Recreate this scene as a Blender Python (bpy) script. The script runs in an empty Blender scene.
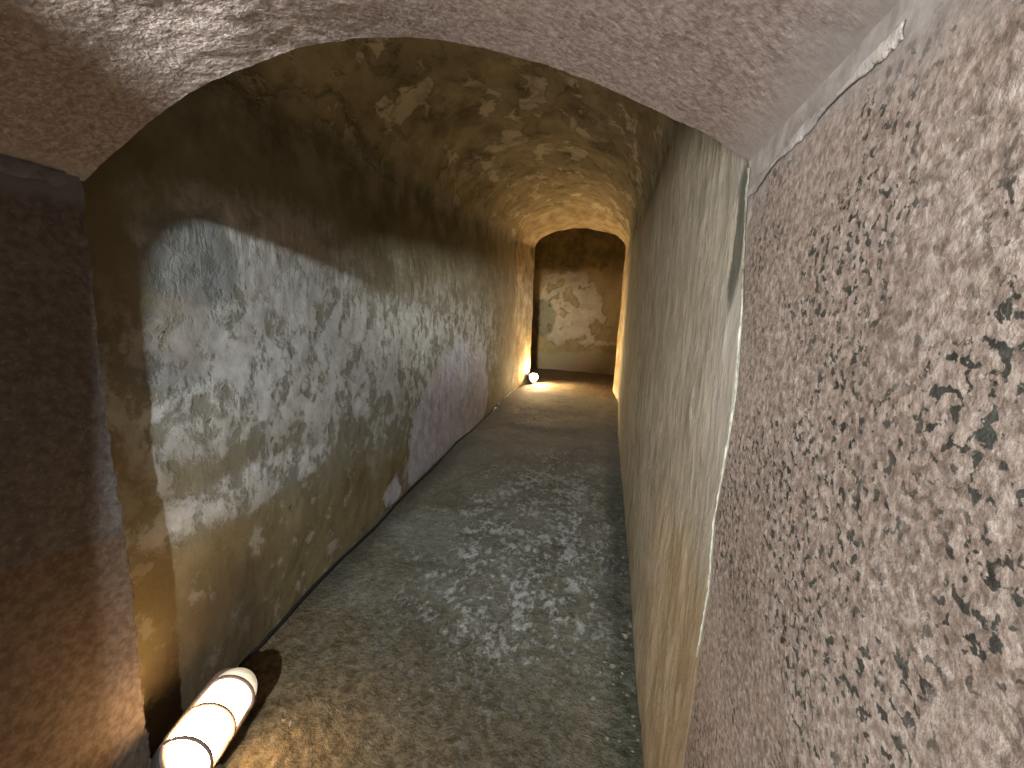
import bpy, bmesh, math, random
from mathutils import Vector, Matrix, noise
random.seed(7)
C = bpy.context.scene.collection
V = Vector

# ------------------------------------------------------------------ materials
class Mat:
    """small helper for procedural node materials"""
    def __init__(s, name):
        s.m = bpy.data.materials.new(name); s.m.use_nodes = True
        s.t = s.m.node_tree; s.t.nodes.clear()
        s.out = s.t.nodes.new('ShaderNodeOutputMaterial')
        s.b = s.t.nodes.new('ShaderNodeBsdfPrincipled')
        s.t.links.new(s.b.outputs[0], s.out.inputs[0])
        tc = s.t.nodes.new('ShaderNodeTexCoord'); s.co = tc.outputs['Object']
        sp = s.t.nodes.new('ShaderNodeSeparateXYZ'); s.t.links.new(s.co, sp.inputs[0])
        s.x, s.y, s.z = sp.outputs
    def link(s, v, inp):
        if isinstance(v, bpy.types.NodeSocket): s.t.links.new(v, inp)
        else: inp.default_value = v
    def math(s, op, a, b=0.0, c=None):
        n = s.t.nodes.new('ShaderNodeMath'); n.operation = op
        s.link(a, n.inputs[0]); s.link(b, n.inputs[1])
        if c is not None: s.link(c, n.inputs[2])
        return n.outputs[0]
    def add(s, a, b): return s.math('ADD', a, b)
    def sub(s, a, b): return s.math('SUBTRACT', a, b)
    def mul(s, a, b): return s.math('MULTIPLY', a, b)
    def mx(s, a, b): return s.math('MAXIMUM', a, b)
    def inv(s, a): return s.math('SUBTRACT', 1.0, a)
    def vec(s, sx=1, sy=1, sz=1, off=(0, 0, 0), warp=0, wscale=4):
        n = s.t.nodes.new('ShaderNodeMapping')
        src = s.co
        if warp:
            w = s.t.nodes.new('ShaderNodeTexNoise'); w.inputs['Scale'].default_value = wscale
            w.inputs['Detail'].default_value = 3; s.t.links.new(s.co, w.inputs['Vector'])
            k = s.t.nodes.new('ShaderNodeVectorMath'); k.operation = 'MULTIPLY_ADD'
            s.t.links.new(w.outputs['Color'], k.inputs[0]); k.inputs[1].default_value = (warp,)*3
            s.t.links.new(s.co, k.inputs[2]); src = k.outputs[0]
        s.t.links.new(src, n.inputs[0]); n.inputs['Scale'].default_value = (sx, sy, sz)
        n.inputs['Location'].default_value = off
        return n.outputs[0]
    def noise(s, scale, detail=5, rough=.55, vec=None, dist=0):
        n = s.t.nodes.new('ShaderNodeTexNoise'); s.t.links.new(vec or s.co, n.inputs['Vector'])
        n.inputs['Scale'].default_value = scale; n.inputs['Detail'].default_value = detail
        n.inputs['Roughness'].default_value = rough; n.inputs['Distortion'].default_value = dist
        return n.outputs['Fac']
    def voro(s, scale, vec=None, feat='F1', col=False):
        n = s.t.nodes.new('ShaderNodeTexVoronoi'); s.t.links.new(vec or s.co, n.inputs['Vector'])
        n.inputs['Scale'].default_value = scale; n.feature = feat
        return n.outputs['Color'] if col else n.outputs['Distance']
    def step(s, v, lo, hi):
        n = s.t.nodes.new('ShaderNodeMapRange'); n.interpolation_type = 'SMOOTHSTEP'
        s.link(v, n.inputs[0]); n.inputs[1].default_value = lo; n.inputs[2].default_value = hi
        return n.outputs[0]
    def ramp(s, v, stops):
        n = s.t.nodes.new('ShaderNodeValToRGB'); s.link(v, n.inputs[0]); e = n.color_ramp.elements
        while len(e) < len(stops): e.new(.5)
        for k, (p, c) in zip(e, stops): k.position = p; k.color = (*c, 1)
        return n.outputs[0]
    def mix(s, f, a, b, mode='MIX'):
        n = s.t.nodes.new('ShaderNodeMix'); n.data_type = 'RGBA'; n.blend_type = mode
        s.link(f, n.inputs[0])
        for v, i in ((a, n.inputs[6]), (b, n.inputs[7])):
            if isinstance(v, tuple): i.default_value = (*v, 1)
            else: s.link(v, i)
        return n.outputs[2]
    def blob(s, u, v, cu, cv, ru, rv, wob, soft=.25):
        """mask: 1 inside an ellipse whose rim is broken up by a noise value"""
        a = s.math('POWER', s.math('ABSOLUTE', s.mul(s.sub(u, cu), 1/ru)), 2.0); b = s.math('POWER', s.math('ABSOLUTE', s.mul(s.sub(v, cv), 1/rv)), 2.0)
        d = s.add(s.math('SQRT', s.add(a, b)), wob)
        return s.inv(s.step(d, 1-soft, 1+soft))
    def wob(s, scale, amp, detail=4):
        return s.mul(s.sub(s.noise(scale, detail, .6), .5), amp)
    def finish(s, col, height=None, bump=.01, rough=.9, spec=.2, strength=1.0):
        s.link(col if not isinstance(col, tuple) else (*col, 1), s.b.inputs['Base Color'])
        s.link(rough, s.b.inputs['Roughness']); s.b.inputs['Specular IOR Level'].default_value = spec
        if height is not None:
            n = s.t.nodes.new('ShaderNodeBump'); n.inputs['Distance'].default_value = bump
            n.inputs['Strength'].default_value = strength
            s.t.links.new(height, n.inputs['Height']); s.t.links.new(n.outputs[0], s.b.inputs['Normal'])
        return s.m

def granite(name, dark, base, pale, smear=None, fleck=1.0, fk_scale=1.0, plain=.5, white=.55, bump=.0012):
    m = Mat(name)
    big = m.noise(5, 4, .6)
    v1 = m.voro(230*fk_scale, m.vec(warp=.02, wscale=30), col=True)
    sp = m.t.nodes.new('ShaderNodeSeparateColor'); m.t.links.new(v1, sp.inputs[0])
    n1 = m.noise(115*fk_scale, 4, .62); n2 = m.noise(190*fk_scale, 3, .6)
    col = m.ramp(m.add(m.mul(n1, .75), m.mul(big, .25)), [(.40, dark), (.5, base), (.60, pale)])
    grain = m.ramp(sp.outputs[0], [(0, tuple(c*.62 for c in base)), (.45, base), (1, tuple(min(1, c*1.45) for c in pale))])
    col = m.mix(plain*.8, col, grain)
    # black and green mica clusters
    cl = m.step(m.noise(9*fk_scale, 4, .65, m.vec(off=(3, 1, 2))), .42, .55)
    fl = m.step(m.noise(125*fk_scale, 3, .55, m.vec(off=(7, 2, 5)), dist=.3), .545, .60)
    fl = m.mul(m.mul(fl, m.add(m.mul(cl, .8), .10)), fleck)
    col = m.mix(fl, col, m.ramp(m.noise(30), [(.4, (.016, .019, .017)), (.6, (.04, .05, .042))]))
    # white feldspar crumbs
    wf = m.step(m.noise(170*fk_scale, 2, .5, m.vec(off=(1, 8, 3))), .64, .68)
    col = m.mix(m.mul(wf, white), col, (.52, .46, .42))
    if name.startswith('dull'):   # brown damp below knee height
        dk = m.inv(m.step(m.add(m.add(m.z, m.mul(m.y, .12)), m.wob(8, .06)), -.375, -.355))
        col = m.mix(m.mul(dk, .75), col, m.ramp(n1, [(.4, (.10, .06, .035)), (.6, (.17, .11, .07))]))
    h = m.add(m.add(m.mul(n1, 1.1), m.mul(n2, .8)), m.mul(big, 1.2))
    if smear:
        msk, scol = smear(m); col = m.mix(msk, col, scol)
        h = m.add(m.mul(h, m.inv(m.mul(msk, .75))), m.mul(msk, .4))
    return m.finish(col, h, bump, .85, .25)

def smear_right(m):   # lime mortar wiped over the stone beside the joint and along the plaster edge
    w = m.wob(22, .06)
    jt = m.inv(m.step(m.math('ABSOLUTE', m.add(m.sub(m.z, .175), w)), .006, .058))
    ed = m.mul(m.step(m.add(m.math('MULTIPLY_ADD', m.z, .40, m.y), w), .53, .575), m.step(m.z, -.25, .0))
    k = m.mx(m.mul(jt, .85), m.mul(ed, .8))
    return m.mul(k, m.step(m.noise(14, 4, .6, m.vec(off=(9, 3, 1))), .28, .5)), m.ramp(m.noise(40), [(.35, (.25, .235, .23)), (.65, (.44, .42, .41))])
def smear_top(m):
    w = m.wob(18, .06)
    r = m.step(m.add(m.x, w), .105, .15)
    l = m.mul(m.inv(m.step(m.add(m.x, m.mul(w, .4)), -.855, -.835)), .6)
    return m.mul(m.mx(r, l), .85), (.33, .31, .305)
def smear_left(m):
    w = m.wob(18, .03)
    return m.mul(m.step(m.add(m.z, w), .135, .165), .9), (.17, .165, .17)

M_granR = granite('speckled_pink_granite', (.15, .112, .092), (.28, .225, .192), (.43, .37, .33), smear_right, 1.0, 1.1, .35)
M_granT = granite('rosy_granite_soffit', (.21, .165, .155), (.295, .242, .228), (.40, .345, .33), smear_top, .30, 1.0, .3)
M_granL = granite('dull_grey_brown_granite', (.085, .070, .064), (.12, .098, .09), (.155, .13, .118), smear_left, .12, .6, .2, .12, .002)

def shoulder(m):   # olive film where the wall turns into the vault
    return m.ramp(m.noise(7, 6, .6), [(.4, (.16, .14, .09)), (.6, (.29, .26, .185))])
def spring(m): return m.math('MULTIPLY_ADD', m.math('MINIMUM', m.y, 4.8), .0605, .416)
def plaster_left():
    m = Mat('salt_stained_lime_plaster_left')
    y, z = m.y, m.z
    n = m.noise(3.2, 6, .6); f = m.noise(26, 6, .65)
    streak = m.noise(9, 6, .65, m.vec(1, 3.2, .7))
    base = m.ramp(n, [(.35, (.15, .125, .07)), (.5, (.215, .185, .115)), (.65, (.27, .24, .165))])
    # mottled crust of salts
    cr = m.noise(11, 7, .68, m.vec(1, 1, .85, warp=.10, wscale=7))
    zone = m.mx(m.blob(y, z, 1.55, -.18, 1.0, .26, m.wob(5, .7), .4), m.mx(
        m.mul(m.blob(y, z, 2.5, -.25, 1.6, .40, m.wob(4, .5), .6), .75), m.blob(y, z, 1.15, .10, .42, .20, m.wob(7, .5), .35)))
    zone = m.mx(zone, m.mul(m.blob(y, z, .95, -.50, .35, .07, m.wob(8, .8), .4), .95))
    salt = m.mul(m.step(m.add(m.add(cr, m.mul(m.sub(f, .5), .35)), m.mul(zone, .16)), .54, .67), m.add(m.mul(zone, .9), .18))
    smask = m.step(z, -.15, .2)
    sv = m.mul(m.step(streak, .47, .62), m.mul(zone, .8))
    salt = m.add(m.mul(salt, m.inv(m.mul(smask, .6))), m.mul(sv, m.mul(smask, .6)))
    col = m.mix(m.step(m.mul(zone, 1.0), .0, 1.0), base, (.27, .25, .205))
    col = m.mix(salt, col, m.ramp(f, [(.35, (.44, .42, .385)), (.65, (.62, .60, .575))]))
    # ochre damp band at the foot
    low = m.inv(m.step(m.add(z, m.add(m.wob(4, .30), m.mul(m.sub(y, .7), .14))), -.62, -.47))
    col = m.mix(m.mul(low, .85), col, m.ramp(n, [(.35, (.17, .12, .05)), (.65, (.26, .20, .105))]))
    lowc = m.mul(low, m.step(m.noise(12, 6, .65, m.vec(off=(5, 5, 5))), .56, .64))
    col = m.mix(m.mul(lowc, .7), col, (.42, .36, .29))
    # shadow strip close to the granite painted into the colour: ochre, dark brown above
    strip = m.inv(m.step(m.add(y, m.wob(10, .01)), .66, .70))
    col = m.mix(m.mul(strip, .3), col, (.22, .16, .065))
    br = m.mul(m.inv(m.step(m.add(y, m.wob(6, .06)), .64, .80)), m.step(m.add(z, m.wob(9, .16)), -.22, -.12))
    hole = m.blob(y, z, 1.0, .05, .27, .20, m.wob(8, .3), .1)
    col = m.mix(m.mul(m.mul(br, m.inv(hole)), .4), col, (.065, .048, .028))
    # upper wall: darker olive film with brown blotches
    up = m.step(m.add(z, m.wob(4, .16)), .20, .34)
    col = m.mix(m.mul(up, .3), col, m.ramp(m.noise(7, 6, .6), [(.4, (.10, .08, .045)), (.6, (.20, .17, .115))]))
    # blue grey damp patches
    d = m.mx(m.blob(y, z, .84, .10, .125, .11, m.wob(11, 1.5, 6), .12), m.mul(m.blob(y, z, .755, -.15, .075, .05, m.wob(16, 1.5, 6), .3), .8))
    housing_shade = m.blob(y, z, .80, -.88, .20, .20, m.wob(9, .5), .5)  # shade of the lamp housing painted into the wall foot
    col = m.mix(m.mul(housing_shade, .7), col, (.08, .05, .028))
    col = m.mix(m.mul(d, .62), col, (.13, .14, .135))
    pk = m.blob(y, z, .80, -.06, .085, .09, m.wob(10, .5), .3)
    col = m.mix(m.mul(pk, .55), col, (.32, .28, .235))
    # bare lilac white repair near the foot far down the wall
    pw = m.add(m.wob(4.5, 1.5, 7), 0.0)
    p = m.blob(y, z, m.math('MULTIPLY_ADD', m.z, .7, 3.1), -.66, .70, .38, pw, .14)
    p2 = m.blob(y, z, 3.1, -.68, .5, .24, m.wob(6, .6), .07)
    p = m.mx(p, p2)
    col = m.mix(m.mul(p, .7), col, m.ramp(m.noise(14, 6, .65), [(.35, (.42, .39, .44)), (.65, (.72, .68, .78))]))
    rim = m.mul(m.mul(p, m.inv(p)), 3.2)
    col = m.mix(m.mul(rim, .7), col, (.62, .58, .62))
    # far end turns ochre grey
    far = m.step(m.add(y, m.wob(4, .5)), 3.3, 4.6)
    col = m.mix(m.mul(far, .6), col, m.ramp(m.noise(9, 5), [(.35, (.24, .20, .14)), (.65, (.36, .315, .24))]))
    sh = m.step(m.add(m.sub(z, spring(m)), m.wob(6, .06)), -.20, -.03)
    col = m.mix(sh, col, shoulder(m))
    pit = m.step(m.noise(17, 4, .6, m.vec(off=(2, 9, 4))), .70, .74)
    col = m.mix(m.mul(pit, .7), col, (.09, .06, .03))
    h = m.add(m.add(m.mul(cr, 1.0), m.mul(f, .6)), m.add(m.mul(salt, .5), m.mul(p, -.5)))
    h = m.sub(m.add(h, m.mul(streak, .15)), m.mul(pit, .6))
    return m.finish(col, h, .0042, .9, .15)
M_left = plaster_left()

def plaster_right():
    m = Mat('streaked_lime_plaster_right')
    y, z = m.y, m.z
    st = m.noise(13, 6, .62, m.vec(1, 1.7, .65, warp=.10, wscale=7)); st2 = m.noise(34, 5, .6, m.vec(1, 1.5, .55, warp=.05, wscale=9))
    n = m.noise(3, 5)
    col = m.ramp(m.add(m.mul(st, .7), m.mul(n, .3)), [(.36, (.27, .25, .19)), (.5, (.41, .385, .31)), (.62, (.58, .56, .48))])
    w = m.mul(m.step(st2, .55, .66), m.step(m.noise(5, 5, .6, m.vec(1, 2, .7, off=(2, 2, 2))), .46, .6))
    col = m.mix(m.mul(w, .75), col, (.62, .60, .54))
    mo = m.step(m.noise(9, 6, .65, m.vec(1, 1.3, .9, off=(6, 6, 1))), .50, .62)
    col = m.mix(m.mul(mo, .45), col, (.50, .48, .42))
    # ochre foot
    low = m.mul(m.inv(m.step(m.add(z, m.wob(6, .18)), -.42, -.30)), m.inv(m.step(y, .7, 1.3)))
    col = m.mix(m.mul(low, .55), col, m.ramp(st, [(.4, (.36, .25, .13)), (.6, (.47, .36, .22))]))
    # pale band close to the granite
    e = m.mul(m.inv(m.step(m.add(y, m.wob(12, .05)), .60, .68)), m.step(z, -.45, -.1))
    col = m.mix(m.mul(e, .45), col, (.56, .55, .53))
    # blue grey patch under the springing, with a cream flake
    g = m.blob(y, z, .595, .105, .030, .085, m.wob(25, .6), .2)
    col = m.mix(m.mul(g, .85), col, (.10, .105, .085))
    fl = m.mul(m.blob(y, z, .615, .10, .012, .05, m.wob(60, 1.6), .25), 1.0)
    col = m.mix(m.mul(fl, .85), col, (.60, .56, .44))
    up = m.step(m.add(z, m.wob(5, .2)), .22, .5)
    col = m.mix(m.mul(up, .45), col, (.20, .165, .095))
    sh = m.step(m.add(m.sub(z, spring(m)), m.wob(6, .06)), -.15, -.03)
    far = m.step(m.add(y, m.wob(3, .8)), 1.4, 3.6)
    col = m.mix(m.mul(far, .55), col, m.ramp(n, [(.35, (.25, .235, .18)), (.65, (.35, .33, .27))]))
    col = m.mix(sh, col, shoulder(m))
    h = m.add(m.add(m.mul(st, 1.4), m.mul(st2, .7)), m.mul(w, .25))
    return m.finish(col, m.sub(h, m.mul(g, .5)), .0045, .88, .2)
M_right = plaster_right()

def plaster_vault():
    m = Mat('flaking_ochre_vault_plaster')
    y, z = m.y, m.z
    n = m.noise(3, 6, .6)
    a = m.noise(3.6, 7, .62, m.vec(1, .55, 1, warp=.22, wscale=3.5))
    b = m.noise(6.0, 7, .64, m.vec(1, .5, 1, warp=.15, wscale=6, off=(4, 4, 4)))
    fa = m.step(a, .53, .575); fb = m.step(b, .545, .58)
    col = m.ramp(m.noise(7, 6, .65, m.vec(1, .6, 1)), [(.35, (.20, .16, .09)), (.5, (.31, .255, .15)), (.65, (.41, .35, .22))])
    col = m.mix(m.mul(fa, .6), col, m.ramp(n, [(.35, (.26, .205, .12)), (.65, (.36, .30, .20))]))
    col = m.mix(m.mul(fb, .9), col, (.58, .50, .36))
    rim = m.mul(m.step(a, .50, .53), m.inv(m.step(a, .53, .545)))
    col = m.mix(m.mul(rim, .35), col, (.075, .05, .02))
    dk = m.step(m.noise(4, 5, .6, m.vec(off=(8, 1, 6))), .56, .66)
    col = m.mix(m.mul(dk, .5), col, (.075, .06, .03))
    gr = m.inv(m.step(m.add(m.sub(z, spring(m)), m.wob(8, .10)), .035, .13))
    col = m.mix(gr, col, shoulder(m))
    cr = m.step(m.noise(4.2, 3, .5, m.vec(1, .35, 1, warp=.2, off=(1, 5, 3))), .69, .705)
    col = m.mix(cr, col, (.02, .014, .008))
    h = m.add(m.add(m.mul(fa, .5), m.mul(fb, .4)), m.add(m.mul(a, 1.2), m.mul(m.noise(22, 5, .6, m.vec(1, .5, 1)), .3)))
    return m.finish(col, m.sub(h, m.mul(cr, 1.2)), .016, .9, .15)
M_vault = plaster_vault()

def plaster_frame():
    m = Mat('golden_doorway_plaster')
    n = m.noise(9, 6, .62); a = m.noise(6, 6, .6, m.vec(warp=.15))
    col = m.ramp(n, [(.35, (.27, .205, .11)), (.5, (.38, .30, .18)), (.65, (.50, .42, .29))])
    col = m.mix(m.mul(m.step(a, .57, .6), .5), col, (.50, .42, .29))
    return m.finish(col, m.add(a, m.mul(n, .6)), .012, .9, .15)
M_frame = plaster_frame()

def plaster_back():
    m = Mat('patchy_ochre_back_wall_plaster')
    x, z = m.x, m.z
    col = m.ramp(m.noise(3.5, 6, .6), [(.35, (.22, .15, .055)), (.65, (.33, .235, .10))])
    wb = m.wob(4, 1.0, 6)
    p = m.mx(m.blob(x, z, -.62, .10, .42, .62, wb, .09), m.blob(x, z, -.30, .0, .30, .50, m.wob(6, 1.3, 6), .06))
    holes = m.step(m.noise(5.5, 5, .6, m.vec(off=(4, 4, 4))), .57, .60)
    p = m.mul(p, m.inv(holes))
    col = m.mix(m.mul(p, .8), col, m.ramp(m.noise(9, 5), [(.35, (.33, .25, .155)), (.65, (.43, .335, .21))]))
    q = m.mul(m.inv(m.step(m.add(z, m.wob(4, .35)), -.62, -.55)), .7)
    col = m.mix(q, col, (.36, .27, .16))
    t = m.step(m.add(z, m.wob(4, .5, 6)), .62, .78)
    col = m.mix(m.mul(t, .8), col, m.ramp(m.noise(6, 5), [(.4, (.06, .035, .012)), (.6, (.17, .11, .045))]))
    g = m.blob(x, z, -.95, -.08, .2, .28, m.wob(6, .7), .15)
    col = m.mix(m.mul(g, .7), col, (.12, .10, .055))
    cr = m.inv(m.step(m.math('ABSOLUTE', m.add(m.add(z, .43), m.wob(6, .25))), .008, .03))
    cr = m.mul(cr, m.step(x, -.35, -.3))
    col = m.mix(m.mul(cr, .7), col, (.46, .36, .23))
    return m.finish(col, m.add(m.mul(p, .8), m.noise(8, 6)), .02, .92, .1)
M_back = plaster_back()

def earth():
    m = Mat('damp_salt_crusted_earth_floor')
    x, y = m.x, m.y
    n = m.noise(4, 6, .6); f = m.noise(40, 6, .7); g = m.noise(110, 4, .6)
    col = m.ramp(m.add(m.mul(f, .5), m.mul(n, .5)), [(.36, (.12, .105, .07)), (.5, (.225, .205, .15)), (.64, (.34, .32, .26))])
    zone = m.blob(x, y, -.25, 1.75, .42, 1.15, m.wob(5, .8), .5)
    c = m.add(m.mul(m.noise(13, 6, .7, m.vec(1, .8, 1, warp=.08, wscale=9)), .45), m.mul(m.noise(48, 6, .75, m.vec(1, .6, 1, off=(3, 2, 1))), .55))
    s = m.mul(m.step(m.add(c, m.mul(zone, .075)), .545, .64), m.add(m.mul(zone, .8), .2))
    col = m.mix(m.mul(s, .85), col, m.ramp(f, [(.35, (.50, .48, .43)), (.65, (.80, .78, .73))]))
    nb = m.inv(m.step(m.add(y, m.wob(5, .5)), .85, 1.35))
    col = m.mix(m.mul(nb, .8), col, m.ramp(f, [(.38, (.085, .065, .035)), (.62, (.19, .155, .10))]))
    # green damp seam under the right wall
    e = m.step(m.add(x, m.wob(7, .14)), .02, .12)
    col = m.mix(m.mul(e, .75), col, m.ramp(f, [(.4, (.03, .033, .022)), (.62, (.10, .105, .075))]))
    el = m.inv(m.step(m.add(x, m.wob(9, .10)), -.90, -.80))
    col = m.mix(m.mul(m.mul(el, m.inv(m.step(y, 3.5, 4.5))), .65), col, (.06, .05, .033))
    # ochre earth close to the near lamp and in the far doorway
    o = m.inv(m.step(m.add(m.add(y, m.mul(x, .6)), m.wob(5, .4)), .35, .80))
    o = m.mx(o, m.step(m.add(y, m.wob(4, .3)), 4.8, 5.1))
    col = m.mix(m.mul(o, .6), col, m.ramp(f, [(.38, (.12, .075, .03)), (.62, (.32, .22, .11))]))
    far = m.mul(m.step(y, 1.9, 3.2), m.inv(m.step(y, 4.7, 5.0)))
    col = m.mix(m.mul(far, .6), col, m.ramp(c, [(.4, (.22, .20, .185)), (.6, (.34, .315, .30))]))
    h = m.add(m.add(m.mul(f, 1.0), m.mul(g, .45)), m.add(m.mul(n, .8), m.mul(s, .35)))
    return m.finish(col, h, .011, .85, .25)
M_floor = earth()

def mortar():
    m = Mat('pale_lime_mortar'); f = m.noise(45, 6, .7); n = m.noise(10, 4)
    col = m.ramp(m.add(m.mul(f, .5), m.mul(n, .5)), [(.38, (.30, .28, .275)), (.5, (.44, .42, .42)), (.62, (.66, .62, .58))])
    return m.finish(col, f, .005, .9, .2)
M_mortar = mortar()

def dull_mortar(name, a, b):
    m = Mat(name); f = m.noise(60, 6, .7)
    return m.finish(m.ramp(f, [(.38, a), (.62, b)]), f, .003, .9, .1)
M_smear = dull_mortar('grey_mortar_smear', (.22, .21, .205), (.42, .40, .39))
M_crumb = dull_mortar('greenish_lime_edge', (.22, .21, .16), (.50, .47, .38))
def plain(name, col, rough=.5, metal=0.0, spec=.4, nscale=60, var=.25):
    m = Mat(name); n = m.noise(nscale, 4)
    c = m.ramp(n, [(.3, tuple(k*(1-var) for k in col)), (.7, tuple(min(1, k*(1+var)) for k in col))])
    m.b.inputs['Metallic'].default_value = metal
    return m.finish(c, n, .0006, rough, spec)
M_cable = plain('black_rubber_cable', (.018, .016, .016), .6)
M_guard = plain('dusty_grey_painted_metal', (.20, .13, .10), .7, .0)
M_house = plain('dark_grey_cast_housing', (.06, .05, .045), .6)
M_stone = plain('earthy_rubble', (.20, .175, .13), .9, nscale=40, var=.5)

def lamp_glass(name, hot, cool, glow, sig):
    # frosted glass lit by the bulb inside it: brightest next to the bulb, dust specks outside
    m = Mat(name)
    d = m.math('SQRT', m.add(m.add(m.math('POWER', m.sub(m.y, -.06), 2.0), m.math('POWER', m.x, 2.0)), m.math('POWER', m.sub(m.z, .03), 2.0)))
    k = m.math('EXPONENT', m.mul(m.math('POWER', m.mul(d, 1/sig), 2.0), -1.0))
    dust = m.mul(m.step(m.noise(95, 3, .6), .655, .69), m.blob(m.y, m.x, .075, .005, .035, .035, 0.0, .4))
    col = m.ramp(k, [(0, cool), (.02, hot)])
    st = m.add(m.mul(k, glow), m.mul(m.inv(m.step(d, .045, .15)), 7.0))
    st = m.add(st, .45)
    st = m.mul(st, m.inv(m.mul(dust, .6)))
    m.link(col, m.b.inputs['Emission Color']); m.link(st, m.b.inputs['Emission Strength'])
    return m.finish((.8, .76, .66), None, rough=.35, spec=.4)
M_glass = lamp_glass('frosted_lamp_glass', (1, .66, .32), (1, .84, .60), 190, .038)
M_glass2 = lamp_glass('frosted_lamp_glass_warm', (1, .70, .36), (1, .74, .42), 1900, .055)

# ------------------------------------------------------------------ geometry helpers
def fbm(p, sc, oct=4, seed=0.0):
    return noise.fractal(V((p[0]*sc+seed, p[1]*sc-seed, p[2]*sc+seed*2)), .9, 2.1, oct)

def surf(name, P, us, vs, disp, mat, thick=.06, structure=True):
    """grid surface pushed along its own normal by disp, given real thickness behind"""
    nu, nv = len(us), len(vs)
    pts = [[V(P(u, v)) for v in vs] for u in us]
    me = bpy.data.meshes.new(name); verts = []; faces = []
    for i in range(nu):
        for j in range(nv):
            a = pts[min(i+1, nu-1)][j]-pts[max(i-1, 0)][j]; b = pts[i][min(j+1, nv-1)]-pts[i][max(j-1, 0)]
            n = a.cross(b); n = n.normalized() if n.length > 1e-9 else V((0, 0, 1))
            verts.append(pts[i][j]+n*disp(pts[i][j]))
    for i in range(nu-1):
        for j in range(nv-1):
            k = i*nv+j; faces.append((k, k+nv, k+nv+1, k+1))
    me.from_pydata(verts, [], faces); me.materials.append(mat)
    me.polygons.foreach_set('use_smooth', [True]*len(faces)); me.update()
    o = bpy.data.objects.new(name, me); C.objects.link(o)
    s = o.modifiers.new('thickness', 'SOLIDIFY'); s.thickness = thick; s.offset = -1
    e = o.modifiers.new('crisp_rims', 'EDGE_SPLIT'); e.split_angle = math.radians(62)
    if structure: o['kind'] = 'structure'
    return o

def lin(a, b, n): return [a+(b-a)*i/(n-1) for i in range(n)]
def grow(a, b, n, p=1.6): return [a+(b-a)*(i/(n-1))**p for i in range(n)]
def lerp(a, b, t): return a+(b-a)*t
def pw(t, ks):
    if t <= ks[0][0]: return ks[0][1]
    for (a, x), (b, y) in zip(ks, ks[1:]):
        if t <= b:
            s = (t-a)/(b-a); return lerp(x, y, s)
    return ks[-1][1]
# passage section as it runs away from the granite mouth
def LX(y): return pw(y, [(.5, -.925), (4.6, -.975), (4.85, -.97), (5.35, -.888)])
def RX(y): return pw(y, [(.5, .152), (3.5, .165), (4.6, .198), (4.85, .19), (5.3, .155)])
def SZ(y): return pw(y, [(.5, .46), (2.5, .54), (3.8, .62), (4.6, .72), (5.35, .77)])
def AZ(y): return pw(y, [(.5, .84), (2.5, .95), (4.6, 1.13), (4.85, 1.12), (5.0, 1.03), (5.35, 1.0)])
def FZ(x, y): return pw(y, [(0, -1.01), (.5, -.995), (1.2, -.968), (2, -.93), (4.2, -.89), (5.2, -.878), (5.72, -.862), (5.80, -.898), (7, -.88)])-.035*max(0, (x+.9)/1.05)

# ------------------------------------------------------------------ the passage
d_wall = lambda p: .006*fbm(p, 3.2, 3, 1.3)+.0022*fbm(p, 22, 3, 4)
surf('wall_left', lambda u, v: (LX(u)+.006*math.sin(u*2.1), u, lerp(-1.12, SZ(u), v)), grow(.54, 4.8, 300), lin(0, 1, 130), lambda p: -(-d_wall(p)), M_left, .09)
def d_right(p): return .004*fbm(p, 3.2, 3, 2.3)+.0016*fbm((p[0], p[1]*2, p[2]*.6), 24, 3, 6)
surf('wall_right', lambda u, v: (RX(u), u, lerp(SZ(u), -1.12, v)), grow(.54, 4.8, 300), lin(0, 1, 130), d_right, M_right, .09)
def arch(u, t, lx, rx, sz, az, e=2.0):
    a = math.pi*(1-t); c, s = math.cos(a), math.sin(a)
    return (lerp(lx, rx, .5)+(rx-lx)/2*math.copysign(abs(c)**(2/e), c), u, sz+(az-sz)*abs(s)**(2/e))
def d_vault(p):
    t = noise.noise(V((p[0]*4.5+3, p[1]*3, p[2]*5)))
    k = .5+.5*math.tanh((t-.1)*14)
    w = min(1, max(0, (p[2]-SZ(p[1])-.005)/.14))
    return (.016*fbm(p, 3.4, 4, 5)+.006*k+.004*fbm(p, 14, 3, 8))*w+d_wall(p)*(1-w)
surf('ceiling', lambda u, t: arch(u, t, LX(u)+.006*math.sin(u*2.1)*(1-t), RX(u), SZ(u), AZ(u)), grow(.54, 4.8, 300), lin(0, 1, 150), d_vault, M_vault, .09)

# plaster collar of the far doorway: jambs and arch in one skin
def collar(u, v):
    lx, rx, sz, az = LX(u), RX(u), SZ(u), AZ(u)
    fz = -.97
    if v < .3: return (lx, u, lerp(fz, sz, v/.3))
    ln = .028*max(0, min(1, (u-4.8)/.4))
    if v > .7: return (rx+ln*(lerp(sz, fz, (v-.7)/.3)+.95)/1.7, u, lerp(sz, fz, (v-.7)/.3))
    return arch(u, (v-.3)/.4, lx, rx+ln*(sz+.95)/1.7, sz, az, 2.0)
def d_col(p):
    r = math.exp(-((p[1]-4.92)/.07)**2)
    k = max(0, min(1, (p[1]-4.6)/.2))
    return -.010*(1-k)+k*(.008*r+.010*fbm(p, 4, 3, 9)+.003*fbm(p, 18, 3, 3))+d_wall(p)*(1-k)
surf('trim_1', collar, lin(4.60, 5.36, 76), lin(0, 1, 260), d_col, M_frame, .10)

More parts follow.
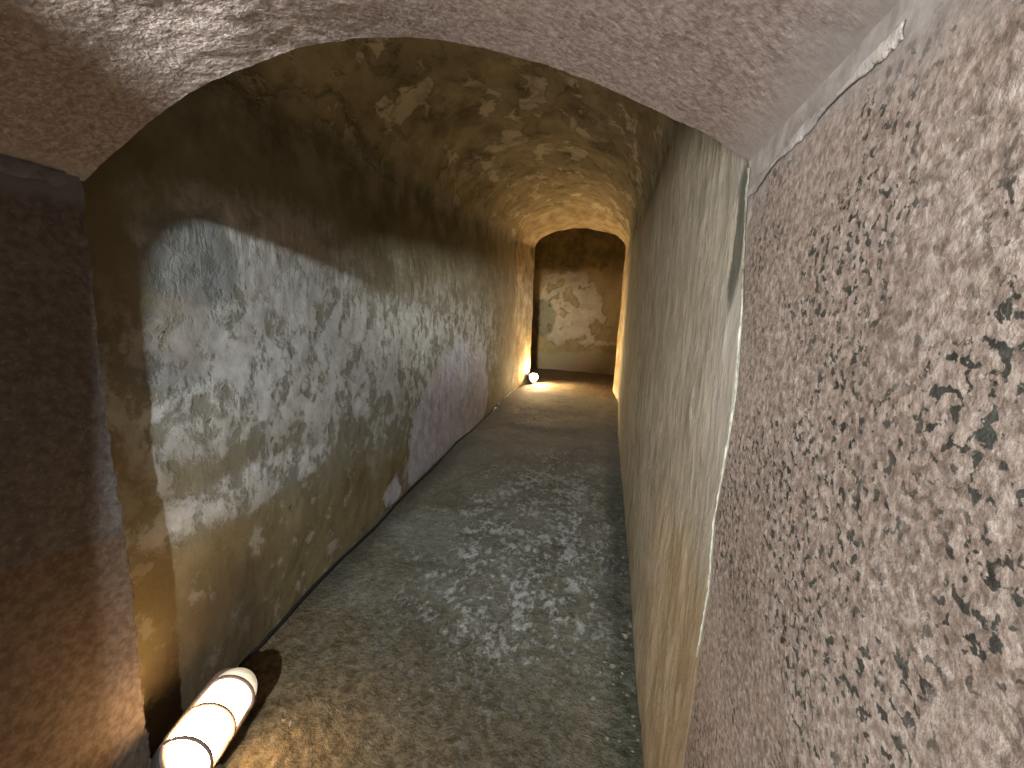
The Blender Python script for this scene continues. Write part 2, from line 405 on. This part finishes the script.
# small chamber behind the doorway
d_back = lambda p: .018*fbm(p, 2.2, 4, 7)+.004*fbm(p, 12, 3, 2)
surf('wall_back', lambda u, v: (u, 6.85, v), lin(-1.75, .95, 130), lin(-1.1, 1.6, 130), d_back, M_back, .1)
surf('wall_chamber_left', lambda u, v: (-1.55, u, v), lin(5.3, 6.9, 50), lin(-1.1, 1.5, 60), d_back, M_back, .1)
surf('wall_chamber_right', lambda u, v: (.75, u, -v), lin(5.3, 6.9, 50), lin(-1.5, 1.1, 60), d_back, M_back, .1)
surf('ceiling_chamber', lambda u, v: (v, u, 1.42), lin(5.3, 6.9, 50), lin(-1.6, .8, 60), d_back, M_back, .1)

# floor: one trodden earth surface from the mouth to the back wall
def d_floor(p):
    x, y, _ = p
    near = max(0, 1-max(0, y-.5)/1.1)
    left = max(0, min(1, (-x-.25)/.5))
    rt = max(0, 1-abs(x-.10)/.10)*max(0, 1-max(0, y-.7)/2.5)
    return .006*fbm((x, y, 0), 3, 3, 2)+.0022*fbm((x, y, 0), 16, 4, 5)+(.011*left*near**2+.006*rt)*fbm((x, y, 0), 40, 4, 8)+.0015*fbm((x, y, 0), 60, 2, 1)
surf('floor', lambda u, v: (-v, u, FZ(-v, u)), grow(-.9, 7.0, 600, 1.15), lin(-.95, 1.75, 330), d_floor, M_floor, .08)

# ------------------------------------------------------------------ granite mouth of the passage
AP = [(-.872, .193), (-.786, .246), (-.681, .299), (-.585, .333), (-.464, .357), (-.384, .364), (-.309, .361), (-.223, .349), (-.128, .323), (-.05, .294), (.025, .257), (.099, .216), (.152, .178)]
def granite_arch(t):
    s = t*(len(AP)-1); i = min(int(s), len(AP)-2); f = s-i
    p0, p1, p2, p3 = [AP[max(0, min(len(AP)-1, i+k))] for k in (-1, 0, 1, 2)]
    def cr(a, b, c, d): return .5*((2*b)+(-a+c)*f+(2*a-5*b+4*c-d)*f*f+(-a+3*b-3*c+d)*f**3)
    return cr(p0[0], p1[0], p2[0], p3[0]), cr(p0[1], p1[1], p2[1], p3[1])
def d_gran(p): return .002*fbm(p, 6, 4, 4)+.0005*fbm(p, 55, 3, 9)
def rough_edge(p): return .004*fbm((p[0]*3, 0, p[2]*3), 9, 4, 12)
def soffit(u, t):
    x, z = granite_arch(t)
    y = lerp(-.06, .602-.032*max(0, (x+.05)/.2)**2, u)
    if u > .97: y += .6*rough_edge((x, y, z))
    return (x, y, z)
surf('ceiling_granite', soffit, lin(0, 1, 150), lin(0, 1, 260), d_gran, M_granT, .75)
def leftg(u, v):
    z = lerp(-1.12, .205, v); y = lerp(-.06, .590, u)
    if u > .96: y += 1.6*rough_edge((0, y, z*1.4))+.003*math.sin(z*9)
    return (-.866, y, z)
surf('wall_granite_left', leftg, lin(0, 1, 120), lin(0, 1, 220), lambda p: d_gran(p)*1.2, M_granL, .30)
# the right granite face: its meeting line with the plaster wanders a little
def edge_y(z): return pw(z, [(-1.1, .575), (-.62, .552), (-.45, .543), (-.33, .527), (-.25, .538), (-.087, .512), (.02, .530), (.12, .555), (.19, .568)])
surf('wall_granite_right', lambda u, v: (.150, lerp(-.95, edge_y(lerp(.205, -1.12, v))+.004*fbm((0, 0, v*2), 12, 3, 3), u), lerp(.205, -1.12, v)), [1-(1-k)**1.5 for k in lin(0, 1, 260)], lin(0, 1, 300), lambda p: d_gran(p)*.8, M_granR, .12)

# mortar: thick pointing along the joint between the right wall and the arch, and thin pointing on the left
def ribbon(name, path, widths, normal, side, mat, h=.004, seed=0):
    """lumpy mortar bead lying on a face; widths give its half width"""
    n = 420; m_ = 8; vs = []; fs = []
    for i in range(n):
        t = i/(n-1); p = V(path(t)); w = widths(t)
        for j in range(m_):
            s = j/(m_-1)*2-1
            wob = max(.05, 1+.9*fbm((t*11, 0, (3 if s > 0 else 0)), 1, 5, seed))
            q = p+V(side)*(s*w*wob)
            prof = max(0, 1-s*s)**.5
            q += V(normal)*(h*prof*(1+.8*fbm(q, 60, 3, seed)))
            vs.append(q)
    for i in range(n-1):
        for j in range(m_-1):
            k = i*m_+j; fs.append((k, k+1, k+m_+1, k+m_))
    me = bpy.data.meshes.new(name); me.from_pydata(vs, [], fs); me.materials.append(mat)
    me.polygons.foreach_set('use_smooth', [True]*len(fs)); me.update()
    o = bpy.data.objects.new(name, me); C.objects.link(o); o['kind'] = 'structure'
    s = o.modifiers.new('thickness', 'SOLIDIFY'); s.thickness = .0012; s.offset = 0
    return o
r2 = 1/math.sqrt(2)
ribbon('trim_2', lambda t: (.149, lerp(.30, .565, t), .158-.02*t*t), lambda t: .0034+.0024*math.sin(t*15+1), (-1, 0, 0), (0, .15, 1), M_mortar, .0012, 7)
ribbon('trim_3', lambda t: (.149, edge_y(lerp(.17, -.44, t))+.001, lerp(.17, -.44, t)), lambda t: .0019*(1.2-t)*max(.02, math.sin(t*23+2)*.7+.3), (-1, 0, 0), (0, 1, 0), M_crumb, .0015, 11)
ribbon('trim_4', lambda t: (-.864, lerp(-.05, .57, t), .186), lambda t: .012, (1, 0, -.3), (0, 0, 1), plain('grey_pointing', (.16, .15, .15), .9), .004, 15)

# ------------------------------------------------------------------ unseen wall behind the camera, its arched opening shaped to cut the light patch
def slab(name, lo, hi, mat):
    bm = bmesh.new(); bmesh.ops.create_cube(bm, size=1)
    for v in bm.verts: v.co = V([lerp(lo[i], hi[i], v.co[i]+.5) for i in range(3)])
    bmesh.ops.bevel(bm, geom=bm.edges[:], offset=.01, segments=2, affect='EDGES')
    me = bpy.data.meshes.new(name); bm.to_mesh(me); bm.free(); me.materials.append(mat)
    o = bpy.data.objects.new(name, me); C.objects.link(o); o['kind'] = 'structure'; return o
# wall added to block light: solid left of the opening, arched head above it
def light_mask_wall():
    us = lin(0, 1, 60)
    prof = [(-.572, -1.12), (-.570, -.5), (-.560, -.12), (-.549, .088), (-.544, .22), (-.536, .285), (-.522, .325), (-.50, .362), (-.478, .388), (-.455, .398), (-.42, .396), (-.37, .386), (-.30, .382), (-.2, .40), (-.1, .43), (.155, .45), (.155, 1.9), (-1.9, 1.9), (-1.9, -1.12)]
    bm = bmesh.new()
    a = [bm.verts.new((x, -.16, z)) for x, z in prof]; b = [bm.verts.new((x, -.10, z)) for x, z in prof]
    bm.faces.new(a); bm.faces.new(b[::-1])
    for i in range(len(prof)):
        j = (i+1) % len(prof); bm.faces.new((a[j], a[i], b[i], b[j]))
    bmesh.ops.recalc_face_normals(bm, faces=bm.faces[:])
    me = bpy.data.meshes.new('wall_light_mask'); bm.to_mesh(me); bm.free(); me.materials.append(M_granL)
    o = bpy.data.objects.new('wall_light_mask', me); C.objects.link(o); o['kind'] = 'structure'
light_mask_wall()

# ------------------------------------------------------------------ bulkhead lamps
def tag(o, label, cat, group=None):
    o['label'] = label; o['category'] = cat
    if group: o['group'] = group
def mesh_obj(name, bm, mat, parent, smooth=True):
    me = bpy.data.meshes.new(name); bm.to_mesh(me); bm.free(); me.materials.append(mat)
    if smooth: me.polygons.foreach_set('use_smooth', [True]*len(me.polygons))
    o = bpy.data.objects.new(name, me); C.objects.link(o); o.parent = parent; return o
LEN, RAD = .116, .051        # half length and half width of the oval glass
def stadium(r, l, n=48):
    """outline of the oval: two straight sides and two round ends"""
    out = []
    for i in range(n):
        a = 2*math.pi*i/n; c, s = math.cos(a), math.sin(a)
        out.append((r*c, (l-r)*(1 if s > 0 else -1)*min(1, abs(s)*6)+r*s))
    return out
def tube(bm, pts, r, n=8, closed=False):
    rings = []; m = len(pts)
    for i, p in enumerate(pts):
        p = V(p); a = V(pts[(i-1) % m] if closed or i else pts[0]); b = V(pts[(i+1) % m] if closed or i < m-1 else pts[-1])
        d = (b-a).normalized(); u = d.cross(V((0.13, .21, .97))).normalized() if abs(d.z) < .9 else d.cross(V((1, 0, 0))).normalized()
        w = d.cross(u)
        rings.append([bm.verts.new(p+(u*math.cos(2*math.pi*k/n)+w*math.sin(2*math.pi*k/n))*r) for k in range(n)])
    for i in range(m if closed else m-1):
        A, B = rings[i], rings[(i+1) % m]
        if closed and i == m-1:   # match the start ring by nearest vertex
            k0 = min(range(n), key=lambda k: (B[k].co-A[0].co).length); B = B[k0:]+B[:k0]
        for k in range(n): bm.faces.new((A[k], A[(k+1) % n], B[(k+1) % n], B[k]))
    if not closed: bm.faces.new(rings[0][::-1]); bm.faces.new(rings[-1])
def bulkhead(name, glass_mat):
    root = bpy.data.objects.new(name, None); root.empty_display_size = .1; C.objects.link(root)
    # local frame: y = long axis, z = out of the glass
    bm = bmesh.new()     # cast back box
    prev = None
    levels = [(.75, -.040), (.95, -.036), (1.04, -.010), (1.06, .000), (1.04, .004), (1.0, .004)]
    for s, z in levels:
        ring = [bm.verts.new((x, y, z)) for x, y in stadium(RAD*s+.004, LEN+RAD*(s-1)+.004)]
        if prev:
            for k in range(len(ring)): bm.faces.new((prev[k], prev[(k+1) % len(ring)], ring[(k+1) % len(ring)], ring[k]))
        else: bm.faces.new(ring[::-1])
        prev = ring
    bm.faces.new(prev)
    mesh_obj('housing', bm, M_house, root)
    bm = bmesh.new(); prev = None   # domed frosted glass
    N = 12
    for i in range(N+1):
        a = math.pi/2*i/N; c = math.cos(a); h = .060*math.sin(a)
        if i == N: c = .02
        ring = [bm.verts.new((x*c, (math.copysign(max(0, abs(y)-(LEN-RAD)), y)*c+math.copysign(min(abs(y), LEN-RAD), y)*(1-.10*(1-c))), .004+h)) for x, y in stadium(RAD, LEN)]
        if prev:
            for k in range(len(ring)): bm.faces.new((prev[k], prev[(k+1) % len(ring)], ring[(k+1) % len(ring)], ring[k]))
        prev = ring
    bm.faces.new(prev)
    mesh_obj('glass_cover', bm, glass_mat, root)
    bm = bmesh.new(); tube(bm, [(x, y, .007) for x, y in stadium(RAD+.005, LEN+.005, 64)], .0045, 8, True)
    mesh_obj('guard_rim', bm, M_guard, root)
    for yy in (-.092, -.018, .053):   # hoops over the glass
        bm = bmesh.new()
        tube(bm, [((RAD+.003)*math.cos(a), yy, .006+.0625*math.sin(a)) for a in lin(0, math.pi, 25)], .0036)
        mesh_obj('guard_hoop', bm, M_guard, root)
    return root
L1 = bulkhead('bulkhead_lamp', M_glass)
L1.location = (-.791, .664, -.914); L1.rotation_euler = (0, math.radians(43), math.radians(13))
tag(L1, 'large glowing oval lamp with hooped guard at the foot of the near left wall', 'lamp', 'bulkhead lamps lighting the passage')
L2 = bulkhead('bulkhead_lamp', M_glass2)
L2.location = (-.845, 5.30, -.815); L2.rotation_euler = (0, math.radians(62), math.radians(-4))
tag(L2, 'small distant glowing bulkhead lamp on the floor inside the far arched doorway', 'lamp', 'bulkhead lamps lighting the passage')

# cable running along the foot of the left wall between the lamps
bm = bmesh.new(); pts = []
for i in range(140):
    t = i/139; y = .76+4.42*t**1.3
    x = LX(y)+.016+.010*math.sin(y*2.3)**2+.004*math.sin(y*9); z = FZ(x, y)+d_floor((x, y, 0))+.012+.008*max(0, math.sin(y*3.1))+.003*math.sin(y*7)
    if t < .05: k = 1-t/.05; x += .05*k
    pts.append((x, y, z))
tube(bm, pts, .0055, 8)
cb = mesh_obj('cable', bm, M_cable, None); tag(cb, 'thin black cable laid along the foot of the left wall between the lamps', 'cable')

# crumbs of stone and mortar fallen along the right wall and near the lamp
bm = bmesh.new()
for i in range(210):
    if i < 150: y = .65+2.2*random.random()**1.8; x = RX(y)-.008-.13*random.random()**1.8
    else: y = .5+.7*random.random()**1.3; x = -.72+.45*random.random()**1.2
    r = random.choice([.0015, .002, .003, .004])*(1+random.random())
    if i % 70 == 5: r = .011
    z = FZ(x, y)+d_floor((x, y, 0))+r*.1
    rr = bmesh.ops.create_icosphere(bm, subdivisions=1, radius=r, matrix=Matrix.Translation((x, y, z)) @ Matrix.Rotation(random.random()*6, 4, 'Z'))
    for v in rr['verts']:
        c = v.co-V((x, y, z)); v.co = V((x, y, z))+V((c.x*random.uniform(.5, 1.5), c.y*random.uniform(.5, 1.5), c.z*random.uniform(.4, 1.0)))
cr = mesh_obj('stone_crumbs', bm, M_stone, None, False); cr['kind'] = 'stuff'
tag(cr, 'pale crumbs of stone and mortar scattered on the earth floor', 'rubble')

# ------------------------------------------------------------------ lights
def area(name, loc, aim, size, power, col):
    l = bpy.data.lights.new(name, 'AREA'); l.shape = 'DISK'; l.size = size; l.energy = power; l.color = col
    o = bpy.data.objects.new(name, l); C.objects.link(o); o.location = loc
    o.rotation_euler = (V(aim)-V(loc)).to_track_quat('-Z', 'Y').to_euler(); return o
area('outer_room_lamp', (.10, -1.5, .60), (-.9, 1.6, -.2), .035, 76, (.82, .93, 1.0))
area('fill_left_wall', (-.33, -1.3, .355), (-.95, 3.1, .33), .24, 15, (.97, .99, .93)).data.spread = .44  # unseen fill light added to lift the upper left wall
area('fill_right_wall', (-.62, -.75, .0), (.15, .42, .05), .5, 6.3, (1, .97, .93)).data.spread = 1.6  # unseen fill light added for the right granite and arch
w = bpy.data.worlds.new('dim_room_air'); bpy.context.scene.world = w; w.use_nodes = True
w.node_tree.nodes['Background'].inputs[0].default_value = (.95, .92, .9, 1); w.node_tree.nodes['Background'].inputs[1].default_value = .05

# ------------------------------------------------------------------ camera
cd = bpy.data.cameras.new('camera'); cam = bpy.data.objects.new('camera', cd); C.objects.link(cam)
cd.sensor_fit = 'HORIZONTAL'; cd.sensor_width = 36; cd.lens = 36*430/1024; cd.clip_start = .01
R = Matrix(((0.97740452, -0.06604724, 0.20079386), (0.20883854, 0.15494472, -0.96559753), (0.0326631, 0.98571289, 0.16523688)))
cam.matrix_world = R.to_4x4()
sc = bpy.context.scene; sc.camera = cam
sc.view_settings.view_transform = 'Standard'; sc.view_settings.look = 'None'
sc.view_settings.gamma = 1; sc.view_settings.use_curve_mapping = False; sc.view_settings.exposure = 0
sc.cycles.use_denoising = True
sc.cycles.max_bounces = 8; sc.cycles.diffuse_bounces = 7
